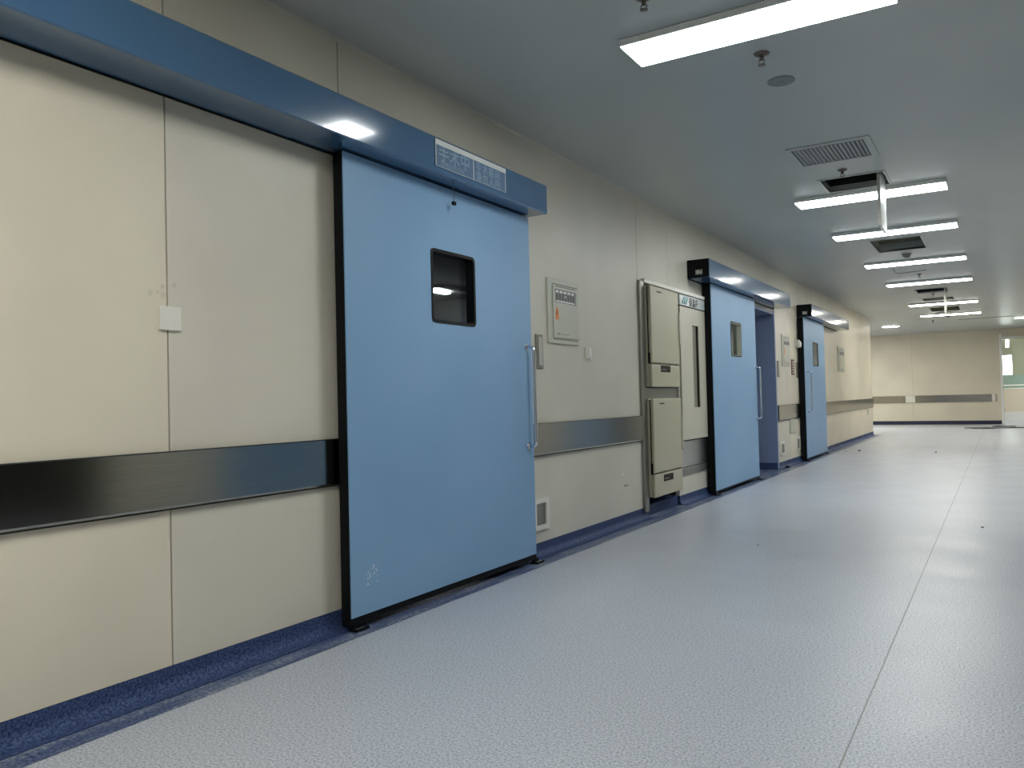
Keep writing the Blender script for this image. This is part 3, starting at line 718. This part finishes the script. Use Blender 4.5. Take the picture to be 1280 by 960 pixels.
# ------------------------------------------------------------------ end doorway and what lies beyond
bm = B()
box(bm, 2.585, 2.655, YE - .06, YE + .14, 0, 2.58, .006); box(bm, XR + .0, XR + .07, YE - .06, YE + .14, 0, 2.58, .006)
box(bm, 2.655, XR, YE - .03, YE + .14, 2.44, 2.50, .004)
tr = struct('door_4', bm, 'white_paint')
tag(tr, 'white door frame of the glazed doorway at the far end', 'door frame')
for z in (.35, 1.0, 2.1):
    bm = B(); box(bm, 2.655, 2.668, YE - .065, YE - .045, z, z + .1, .002); obj('hinge', bm, 'steel_dark', tr)
e = root('glazed_partition', (3.4, YE + 3.0, 0), 'glazed partition with beige lower panels seen through the end doorway', 'partition')
YP = YE + 3.0
bm = B(); box(bm, 2.2, 6.0, YP, YP + .05, .28, 1.0); obj('lower_panel', bm, 'panel_lower', e)
bm = B(); box(bm, 2.2, 6.0, YP - .01, YP + .06, 0.0, .28); obj('kick_plate', bm, 'kick', e)
bm = B(); box(bm, 2.2, 6.0, YP - .02, YP + .07, 1.0, 1.03); box(bm, 2.2, 6.0, YP - .02, YP + .07, 1.10, 1.135); 
for x in (2.25, 3.3, 4.4): box(bm, x, x + .04, YP - .012, YP + .06, 1.0, 2.6)
obj('mullions', bm, 'white_paint', e)
bm = B(); box(bm, 2.2, 6.0, YP + .02, YP + .026, 1.0, 2.6); obj('glass_pane', bm, 'glass_teal', e)
bm = B(); box(bm, 2.2, 6.0, YP + .9, YP + .95, 0, 1.45); struct('wall_beyond_lower', bm, 'teal_panel')
bm = B(); slab(bm, 1, YP + 1.0, YP + 1.1, 1.8, 6.2, 0, 2.8, [(2.60, 2.92, 1.47, 2.10)]); box(bm, 1.8, 1.9, YE + .14, YP + 1.1, 0, 2.8); box(bm, 6.1, 6.2, YE + .14, YP + 1.1, 0, 2.8); box(bm, XR + .15, 6.2, YE + .14, YE + .2, 0, 2.8)
struct('wall_beyond', bm, 'wall_end')
bm = B(); box(bm, 2.60, 2.92, YP + 1.05, YP + 1.07, 1.47, 2.10); w = struct('window_1', bm, 'daylight')
bm = B(); slab(bm, 1, YP + .98, YP + 1.0, 2.57, 2.95, 1.44, 2.13, [(2.60, 2.92, 1.47, 2.10)]); obj('window_frame', bm, 'white_paint', w)
bm = B(); box(bm, 1.8, 6.2, YE + .14, YP + 1.1, 2.75, 2.8); struct('ceiling_beyond', bm, 'wall_end')
e = root('wall_lamp', (2.80, YE + 2.4, 2.25), 'small bright white light seen at the top of the end doorway', 'light')
bm = B(); box(bm, 2.755, 2.84, YE + 2.35, YE + 2.40, 2.30, 2.60, .01); obj('light_tube', bm, 'daylight', e)
bm = B(); box(bm, 2.75, 2.845, YE + 2.405, YE + 2.43, 2.28, 2.75, .004); obj('light_back', bm, 'white_paint', e)
e = root('ceiling_light', (4.0, YE + 1.3, 2.75), 'lit ceiling light of the room beyond the end doorway, hidden from view', 'ceiling light')
bm = B(); box(bm, 3.4, 4.6, YE + 1.15, YE + 1.45, 2.70, 2.749, .004); obj('diffuser', bm, 'led_room', e)

# cable and crumbs on the floor
bm = B()
pts = [(1.82, 24.3, .006), (2.0, 23.7, .006), (2.35, 23.9, .006), (2.6, 24.4, .006), (2.9, 24.2, .006), (3.2, 24.35, .006), (2.75, 24.9, .006), (2.3, 25.3, .006), (2.5, 25.6, .006), (2.9, 25.5, .006)]
tube(bm, rounded(pts, .25, 8), .009, 8); tube(bm, rounded([(1.75, 23.95, .02), (2.1, 24.05, .02), (2.5, 23.95, .02), (2.9, 24.05, .02)], .2, 8), .011, 8)
o = obj('floor_cable', bm, 'cable', None, origin=(2.3, 24, 0)); tag(o, 'loose black cable lying on the floor near the end doorway', 'cable')
def crumb(x, y, s, label, m='ink', name='debris_scrap'):
    bm = B(); bmesh.ops.create_icosphere(bm, subdivisions=1, radius=s)
    rr = random.Random(int(x * 1000))
    for v in bm.verts: v.co *= rr.uniform(.6, 1.2); v.co.z *= .5; v.co += Vector((x, y, s * .45))
    o = obj(name, bm, m, None, origin=(x, y, 0)); tag(o, label, 'debris')
crumb(2.449, 6.835, .012, 'small dark crumb on the grey floor right of the floor seam')
crumb(.478, 14.96, .03, 'small dark scrap on the floor past the farthest blue door')
crumb(1.66, 14.78, .02, 'small dark speck in the middle of the far grey floor')
crumb(.075, 11.40, .045, 'black lump on the blue floor border between the second and third doors')
crumb(1.17, 5.505, .008, 'tiny dark speck on the middle of the near grey floor')
crumb(.20, 14.5, .03, 'pale plaster scrap on the floor border beside the farthest blue door', 'scuff')
crumb(.30, 14.75, .025, 'second pale scrap on the floor just past the farthest door', 'scuff')

# ------------------------------------------------------------------ world, camera
w = bpy.data.worlds.new('world'); SC.world = w; w.use_nodes = True
w.node_tree.nodes['Background'].inputs[0].default_value = (0.6, 0.65, 0.7, 1); w.node_tree.nodes['Background'].inputs[1].default_value = 0.05
cam = bpy.data.cameras.new('camera'); co = bpy.data.objects.new('camera', cam); COL.objects.link(co)
yaw, pitch, roll, fl_ = -.5447, .0205, -.0243, 1008.9
f = Vector((math.sin(yaw) * math.cos(pitch), math.cos(yaw) * math.cos(pitch), math.sin(pitch)))
r0 = Vector((math.cos(yaw), -math.sin(yaw), 0)); u0 = r0.cross(f)
r = math.cos(roll) * r0 + math.sin(roll) * u0; u = -math.sin(roll) * r0 + math.cos(roll) * u0
mw = Matrix((r, u, -f)).transposed().to_4x4(); mw.translation = Vector((2.6, 0, 1.015))
co.matrix_world = mw
cam.sensor_fit = 'HORIZONTAL'; cam.sensor_width = 36; cam.lens = fl_ * 36 / 1280; cam.clip_start = .05; cam.clip_end = 100
SC.camera = co
SC.view_settings.view_transform = 'Standard'; SC.view_settings.look = 'None'; SC.view_settings.exposure = 0.27
SC.cycles.max_bounces = 10; SC.cycles.diffuse_bounces = 6; SC.cycles.glossy_bounces = 4; SC.cycles.transparent_max_bounces = 8
SC.cycles.caustics_reflective = False; SC.cycles.caustics_refractive = False
SC.cycles.use_denoising = True
SC.cycles.sample_clamp_indirect = 8
